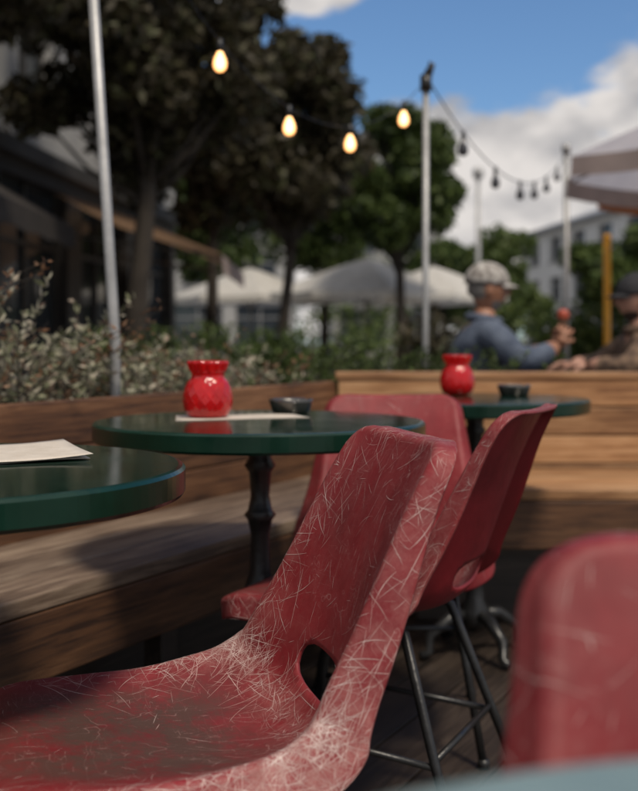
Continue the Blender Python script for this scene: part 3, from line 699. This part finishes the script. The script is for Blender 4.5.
def head_mesh(c, yaw, skin, hair, beard, parent, hair_on=True):
    nu, nv = 40, 30; vs = []
    for i in range(nv + 1):
        th = math.pi * i / nv
        for k in range(nu):
            a = 2 * math.pi * k / nu; x, y, z = math.sin(th) * math.cos(a), math.sin(th) * math.sin(a), math.cos(th)
            X, Y, Z = x * .098, y * .074, z * .118
            if z < 0: Y *= 1 + .22 * z; X *= 1 + .10 * z
            if x < 0 and z < -.3: X *= .8
            f = max(0, x)
            X += .026 * math.exp(-(y / .13) ** 2 - ((z + .12) / .16) ** 2) * f
            X += .010 * math.exp(-((z - .18) / .08) ** 2) * f
            X -= .012 * (math.exp(-((abs(y) - .35) / .13) ** 2 - ((z - .03) / .09) ** 2)) * f
            X += .008 * math.exp(-(y / .28) ** 2 - ((z + .48) / .06) ** 2) * f
            X -= .006 * math.exp(-(y / .3) ** 2 - ((z + .56) / .03) ** 2) * f
            X += .014 * math.exp(-(y / .35) ** 2 - ((z + .82) / .14) ** 2) * f
            vs.append((X, Y, Z))
    fs = [(i * nu + k, (i + 1) * nu + k, (i + 1) * nu + (k + 1) % nu, i * nu + (k + 1) % nu) for i in range(nv) for k in range(nu)]
    g = Geo(); g.add(vs, fs)
    for n, f in enumerate(fs):
        m = [sum(vs[q][j] for q in f) / 4 for j in range(3)]
        if beard and m[2] < -.058 and m[0] > .01 and not (m[0] > .07 and -.066 < m[2] < -.052 and abs(m[1]) < .022): g.m[n] = 2
        if hair_on and (m[2] > .06 or (m[0] < -.03 and m[2] > -.045)): g.m[n] = 1
    for s in (-1, 1):
        def ell(cx, cy, cz, rx, ry, rz, mi):
            g2 = []
            for i in range(9):
                th = math.pi * i / 8
                for k in range(12):
                    a = 2 * math.pi * k / 12; g2.append((cx + rx * math.sin(th) * math.cos(a), cy + ry * math.sin(th) * math.sin(a), cz + rz * math.cos(th)))
            g.add(g2, [(i * 12 + k, (i + 1) * 12 + k, (i + 1) * 12 + (k + 1) % 12, i * 12 + (k + 1) % 12) for i in range(8) for k in range(12)], mi)
        ell(-.005, s * .074, -.005, .018, .007, .032, 0); ell(.082, s * .028, .004, .010, .011, .006, 3)
    return g.obj('head', [skin, hair, beard or skin, M['black']], parent, smooth=True, loc=c, rz=yaw)
def cap_mesh(c, yaw, mat, parent, tilt=.0):
    g = Geo(); nu, nv = 36, 12; vs = []
    for i in range(nv + 1):
        th = (math.pi / 2 + .12) * i / nv
        for k in range(nu):
            a = 2 * math.pi * k / nu; vs.append((math.sin(th) * math.cos(a) * .110 - .004, math.sin(th) * math.sin(a) * .086, math.cos(th) * .098 + .035))
    g.add(vs, [(i * nu + k, (i + 1) * nu + k, (i + 1) * nu + (k + 1) % nu, i * nu + (k + 1) % nu) for i in range(nv) for k in range(nu)])
    vs = []; n = 14
    for k in range(n + 1):
        a = -1.05 + 2.1 * k / n; r0 = (.104 * math.cos(a), .080 * math.sin(a)); ext = .045 * math.cos(a * 1.3) + .006
        for q in (0, .5, 1): vs.append((r0[0] + ext * q, r0[1] * (1 + .05 * q), .028 - .016 * q + .012 * (1 - abs(k / n * 2 - 1) ** 2) - .004))
    g.add(vs, [(3 * k + q, 3 * k + q + 1, 3 * k + q + 4, 3 * k + q + 3) for k in range(n) for q in range(2)])
    o = g.obj('cap', [mat], parent, smooth=True, loc=c, rz=yaw); o.rotation_euler[1] = tilt
    s = o.modifiers.new('s', 'SOLIDIFY'); s.thickness = .004
def hand_mesh(wrist, fwd, pn, thumb_side, mat, parent, curl=.8):
    w = Vector(wrist); f = Vector(fwd).normalized(); n = Vector(pn); n = (n - f * n.dot(f)).normalized(); s = f.cross(n).normalized() * thumb_side
    V = [w, w + f * .035, w + f * .065]; E = [(0, 1), (1, 2)]; R = [(.027, .022), (.036, .018), (.036, .016)]
    for k, (o, ln) in enumerate([(.030, .072), (.010, .080), (-.011, .075), (-.031, .060)]):
        b = w + f * .07 + s * o; i = len(V); V.append(b); R.append(.0105); E.append((2, i)); p = b
        for j, q in enumerate((.45, .32, .25)):
            a = curl * (j + .7); d = (f * math.cos(a) + n * math.sin(a)); p = p + d * ln * q; V.append(p); R.append([.0095, .0085, .007][j]); E.append((i + j, i + j + 1))
    i = len(V); p = w + f * .03 + s * .034; V.append(p); R.append(.012); E.append((1, i))
    p2 = p + (s * .6 + f * .7 + n * .5).normalized() * .03; p3 = p2 + (f * .7 + n * .8 - s * .1).normalized() * .026; V += [p2, p3]; R += [.0105, .0085]; E += [(i, i + 1), (i + 1, i + 2)]
    return place(skin_mesh([tuple(v) for v in V], E, R, 1), 'hand', [mat], parent)

def person(name, J, mats, yaw, headc, cap, skin, hair, beard, hands, facing=1):
    root = empty(name)
    names = list(J.keys()); V = [J[k][0] for k in names]; R = [J[k][1] for k in names]
    bones = [('pelvis', 'belly', 1), ('belly', 'chest', 0), ('chest', 'uchest', 0), ('uchest', 'neck', 2), ('neck', 'neck2', 2),
             ('uchest', 'shR', 0), ('shR', 'elR', 0), ('elR', 'fR', 0), ('fR', 'wrR', 2), ('uchest', 'shL', 0), ('shL', 'elL', 0), ('elL', 'fL', 0), ('fL', 'wrL', 2),
             ('pelvis', 'hipR', 1), ('hipR', 'knR', 1), ('knR', 'anR', 1), ('anR', 'toR', 3), ('pelvis', 'hipL', 1), ('hipL', 'knL', 1), ('knL', 'anL', 1), ('anL', 'toL', 3)]
    E = [(names.index(a), names.index(b)) for a, b, _ in bones]
    me = skin_mesh(V, E, R, 2)
    place(me, 'body', mats, root); B = [(Vector(J[a][0]), Vector(J[b][0]), m) for a, b, m in bones]
    for p in me.polygons:
        c = p.center; best = min(B, key=lambda q: seg_dist(c, q[0], q[1])); p.material_index = best[2]
    nk = Vector(J['neck'][0]); g = Geo()
    pts = [(nk.x + .072 * math.cos(a), nk.y + .078 * math.sin(a), nk.z + .002 - .012 * math.cos(a) * facing) for a in np.linspace(0, 2 * math.pi, 25)]
    g.tube(pts, .021, 8); g.obj('collar', [mats[0]], root, smooth=True)
    head_mesh(headc, yaw, skin, hair, beard, root)
    cap_mesh(headc, yaw, cap, root, .06)
    for h in hands: hand_mesh(*h[:4], skin, root, h[4])
    return root
M['skin'] = noise_mat('skin_tan', (.26, .12, .07), (.34, .165, .10), 20, .5)
M['skin2'] = noise_mat('skin_light', (.38, .2, .14), (.45, .25, .18), 20, .5)
M['hair_grey'] = noise_mat('grey_hair', (.12, .11, .10), (.24, .22, .20), 60, .8, .3)
M['hair_dk'] = noise_mat('dark_hair', (.02, .012, .008), (.05, .03, .02), 60, .8, .3)
M['denim'] = noise_mat('denim_blue', (.04, .055, .09), (.11, .135, .185), 16, .85, .5)
M['trousers'] = noise_mat('dark_trousers', (.02, .02, .025), (.04, .04, .045), 15, .9, .3)
M['shoe'] = noise_mat('shoe_leather', (.02, .015, .01), (.04, .03, .02), 15, .6)
M['cap_grey'] = noise_mat('patterned_cap', (.12, .10, .09), (.5, .48, .45), 34, .85, .3, detail=2)
M['cap_black'] = noise_mat('black_cap', (.012, .012, .015), (.03, .03, .035), 20, .85)
M['camo'] = noise_mat('brown_check_shirt', (.05, .03, .022), (.24, .155, .10), 26, .85, .3, detail=1)
J = dict(pelvis=((.73, 5.3, .53), (.165, .175)), belly=((.735, 5.3, .68), (.165, .185)), chest=((.77, 5.3, .84), (.17, .20)), uchest=((.785, 5.3, .945), (.125, .155)), neck=((.795, 5.3, 1.02), .064), neck2=((.80, 5.3, 1.09), .055),
         shR=((.80, 5.115, .955), .086), elR=((.94, 5.04, .81), .070), fR=((1.07, 5.11, .865), .05), wrR=((1.12, 5.15, .90), .027), shL=((.80, 5.485, .955), .086), elL=((.96, 5.53, .81), .070), fL=((1.08, 5.43, .85), .05), wrL=((1.125, 5.38, .885), .027),
         hipR=((.78, 5.2, .53), .09), knR=((1.17, 5.18, .53), .068), anR=((1.16, 5.18, .10), .045), toR=((1.29, 5.18, .045), .035), hipL=((.78, 5.4, .53), .09), knL=((1.17, 5.42, .53), .068), anL=((1.16, 5.42, .10), .045), toL=((1.29, 5.42, .045), .035))
person('seated_man', J, [M['denim'], M['trousers'], M['skin'], M['shoe']], .1, (.812, 5.3, 1.165), M['cap_grey'], M['skin'], M['hair_grey'], M['hair_grey'],
       [((1.12, 5.15, .90), (.45, .25, .8), (.3, .9, .1), -1, .75), ((1.125, 5.38, .885), (.5, -.3, .7), (.2, -.9, .2), 1, .75)])
g = Geo(); rt = empty('ice_cream_cone', (1.165, 5.24, .93)); g.lathe([(.0001, 0), (.012, .02), (.024, .09), (.026, .092)], 20)
g.obj('cone', [M['canvas_tan']], rt, smooth=True); M['sorbet'] = noise_mat('red_sorbet', (.30, .03, .015), (.42, .09, .04), 20, .4, .3)
g = Geo(); g.lathe([(.024, .09), (.029, .106), (.027, .122), (.016, .136), (.0001, .14)], 20); g.obj('scoop', [M['sorbet']], rt, smooth=True)
K = dict(pelvis=((1.62, 5.3, .53), (.16, .17)), belly=((1.61, 5.3, .66), (.15, .175)), chest=((1.58, 5.3, .80), (.155, .19)), uchest=((1.56, 5.3, .90), (.11, .14)), neck=((1.555, 5.3, .975), .062), neck2=((1.55, 5.3, 1.05), .055),
         shR=((1.55, 5.48, .90), .078), elR=((1.40, 5.53, .79), .06), fR=((1.29, 5.44, .80), .044), wrR=((1.24, 5.40, .80), .027), shL=((1.55, 5.12, .90), .08), elL=((1.42, 5.04, .79), .062), fL=((1.31, 5.12, .80), .046), wrL=((1.26, 5.16, .80), .027),
         hipR=((1.57, 5.4, .53), .09), knR=((1.30, 5.46, .53), .068), anR=((1.38, 5.46, .10), .045), toR=((1.26, 5.46, .045), .035), hipL=((1.57, 5.2, .53), .09), knL=((1.30, 5.12, .53), .068), anL=((1.38, 5.12, .10), .045), toL=((1.26, 5.12, .045), .035))
person('seated_man', K, [M['camo'], M['trousers'], M['skin2'], M['shoe']], math.pi, (1.54, 5.3, 1.115), M['cap_black'], M['skin2'], M['hair_dk'], M['hair_dk'],
       [((1.26, 5.16, .80), (-.9, .3, .05), (0, .3, -1), 1, .5), ((1.24, 5.40, .80), (-.9, -.3, .05), (0, -.3, -1), -1, .5)], -1)
g = Geo()
g.box((1.2, 5.3, .735), (.62, .62, .03))
for sx in (-.27, .27):
    for sy in (-.27, .27): g.box((1.2 + sx, 5.3 + sy, .36), (.04, .04, .72))
bevel(g.obj('cafe_table', [M['dark_wall']]))
for xx in (.70, 1.66):
    g = Geo(); g.box((xx, 5.3, .405), (.36, .9, .035))
    for sx in (-.14, .14):
        for sy in (-.38, .38): g.box((xx + sx, 5.3 + sy, .195), (.04, .04, .384))
    bevel(g.obj('wooden_bench', [M['wood_plank']]))

# ---------------------------------------------------------------- world
SUN_DIR = Vector((.30, -.55, 1.05)).normalized()
elev = math.asin(SUN_DIR.z); az = math.atan2(SUN_DIR.x, SUN_DIR.y)
w = bpy.data.worlds.new('World'); scene.world = w; w.use_nodes = True; nt = w.node_tree
bg = nt.nodes['Background']; sky = N(nt, 'ShaderNodeTexSky'); sky.sky_type = 'NISHITA'; sky.sun_disc = False; sky.sun_elevation = elev; sky.sun_rotation = az
sky.ozone_density = 2.5; sky.dust_density = .6; sky.air_density = 1.0
tc = N(nt, 'ShaderNodeTexCoord'); gen = tc.outputs['Generated']
vals = []
for c, s in [((.205, .965, .115), (5.2, 5.2, 10)), ((.33, .94, .17), (8, 8, 12)), ((-.03, .96, .312), (9, 9, 26)), ((.05, .99, .08), (3, 3, 11)), ((-.5, .8, .35), (4, 4, 9))]:
    sb = N(nt, 'ShaderNodeVectorMath', operation='SUBTRACT'); sb.inputs[1].default_value = c; nt.links.new(gen, sb.inputs[0])
    mu = N(nt, 'ShaderNodeVectorMath', operation='MULTIPLY'); mu.inputs[1].default_value = s; nt.links.new(sb.outputs[0], mu.inputs[0])
    le = N(nt, 'ShaderNodeVectorMath', operation='LENGTH'); nt.links.new(mu.outputs[0], le.inputs[0])
    o = N(nt, 'ShaderNodeMath', operation='SUBTRACT'); o.inputs[0].default_value = 1; nt.links.new(le.outputs['Value'], o.inputs[1]); vals.append(o.outputs[0])
sx = N(nt, 'ShaderNodeSeparateXYZ'); nt.links.new(gen, sx.inputs[0])
beh = N(nt, 'ShaderNodeMapRange'); beh.inputs[1].default_value = .8; beh.inputs[2].default_value = .3; beh.inputs[3].default_value = -1; beh.inputs[4].default_value = .3; nt.links.new(sx.outputs['Y'], beh.inputs[0]); vals.append(beh.outputs[0])  # unseen cloud added behind and overhead to neutralise the blue sky light
cur = vals[0]
for v in vals[1:]:
    mx = N(nt, 'ShaderNodeMath', operation='MAXIMUM'); nt.links.new(cur, mx.inputs[0]); nt.links.new(v, mx.inputs[1]); cur = mx.outputs[0]
mp = N(nt, 'ShaderNodeMapping'); mp.inputs['Scale'].default_value = (1, 1, 1.8); nt.links.new(gen, mp.inputs[0])
nz = N(nt, 'ShaderNodeTexNoise'); nz.inputs['Scale'].default_value = 8; nz.inputs['Detail'].default_value = 10; nz.inputs['Roughness'].default_value = .58; nt.links.new(mp.outputs[0], nz.inputs[0])
ma = N(nt, 'ShaderNodeMath', operation='MULTIPLY_ADD'); ma.inputs[1].default_value = 2.4; ma.inputs[2].default_value = -1.2; nt.links.new(nz.outputs['Fac'], ma.inputs[0])
ad = N(nt, 'ShaderNodeMath', operation='ADD'); nt.links.new(cur, ad.inputs[0]); nt.links.new(ma.outputs[0], ad.inputs[1])
mk = N(nt, 'ShaderNodeMapRange'); mk.interpolation_type = 'SMOOTHSTEP'; mk.inputs[1].default_value = .02; mk.inputs[2].default_value = .30; nt.links.new(ad.outputs[0], mk.inputs[0])
nz2 = N(nt, 'ShaderNodeTexNoise'); nz2.inputs['Scale'].default_value = 13; nz2.inputs['Detail'].default_value = 7
mp2 = N(nt, 'ShaderNodeMapping'); mp2.inputs['Scale'].default_value = (1, 1, 1.8); mp2.inputs['Location'].default_value = (.03, 0, .07); nt.links.new(gen, mp2.inputs[0]); nt.links.new(mp2.outputs[0], nz2.inputs[0])
cr = ramp(nt, [(.34, (3.3, 3.25, 3.35)), (.58, (6.4, 6.05, 5.8))]); nt.links.new(nz2.outputs['Fac'], cr.inputs[0])
tint = N(nt, 'ShaderNodeMixRGB', blend_type='MULTIPLY'); tint.inputs[0].default_value = 1; tint.inputs[2].default_value = (.68, .84, .98, 1); nt.links.new(sky.outputs[0], tint.inputs[1])
mix = N(nt, 'ShaderNodeMixRGB'); nt.links.new(mk.outputs[0], mix.inputs[0]); nt.links.new(tint.outputs[0], mix.inputs[1]); nt.links.new(cr.outputs[0], mix.inputs[2])
nt.links.new(mix.outputs[0], bg.inputs[0]); bg.inputs[1].default_value = .12

sd = bpy.data.lights.new('sun', 'SUN'); sd.energy = 3.0; sd.angle = math.radians(10); sd.color = (1, .89, .74)
so = bpy.data.objects.new('sun', sd); COL.objects.link(so); so.rotation_euler = (-SUN_DIR).to_track_quat('-Z', 'Y').to_euler()

cam = bpy.data.cameras.new('camera'); co = bpy.data.objects.new('camera', cam); COL.objects.link(co)
co.location = (0, 0, .92); co.rotation_euler = (math.pi / 2, 0, 0); cam.sensor_fit = 'VERTICAL'; cam.sensor_height = 36; cam.lens = 50
cam.shift_y = -55.5 / 791; cam.clip_start = .02; cam.clip_end = 1000
cam.dof.use_dof = True; cam.dof.focus_distance = 1.5; cam.dof.aperture_fstop = 3.8
scene.camera = co
scene.view_settings.view_transform = 'Standard'; scene.view_settings.look = 'None'; scene.view_settings.exposure = 0
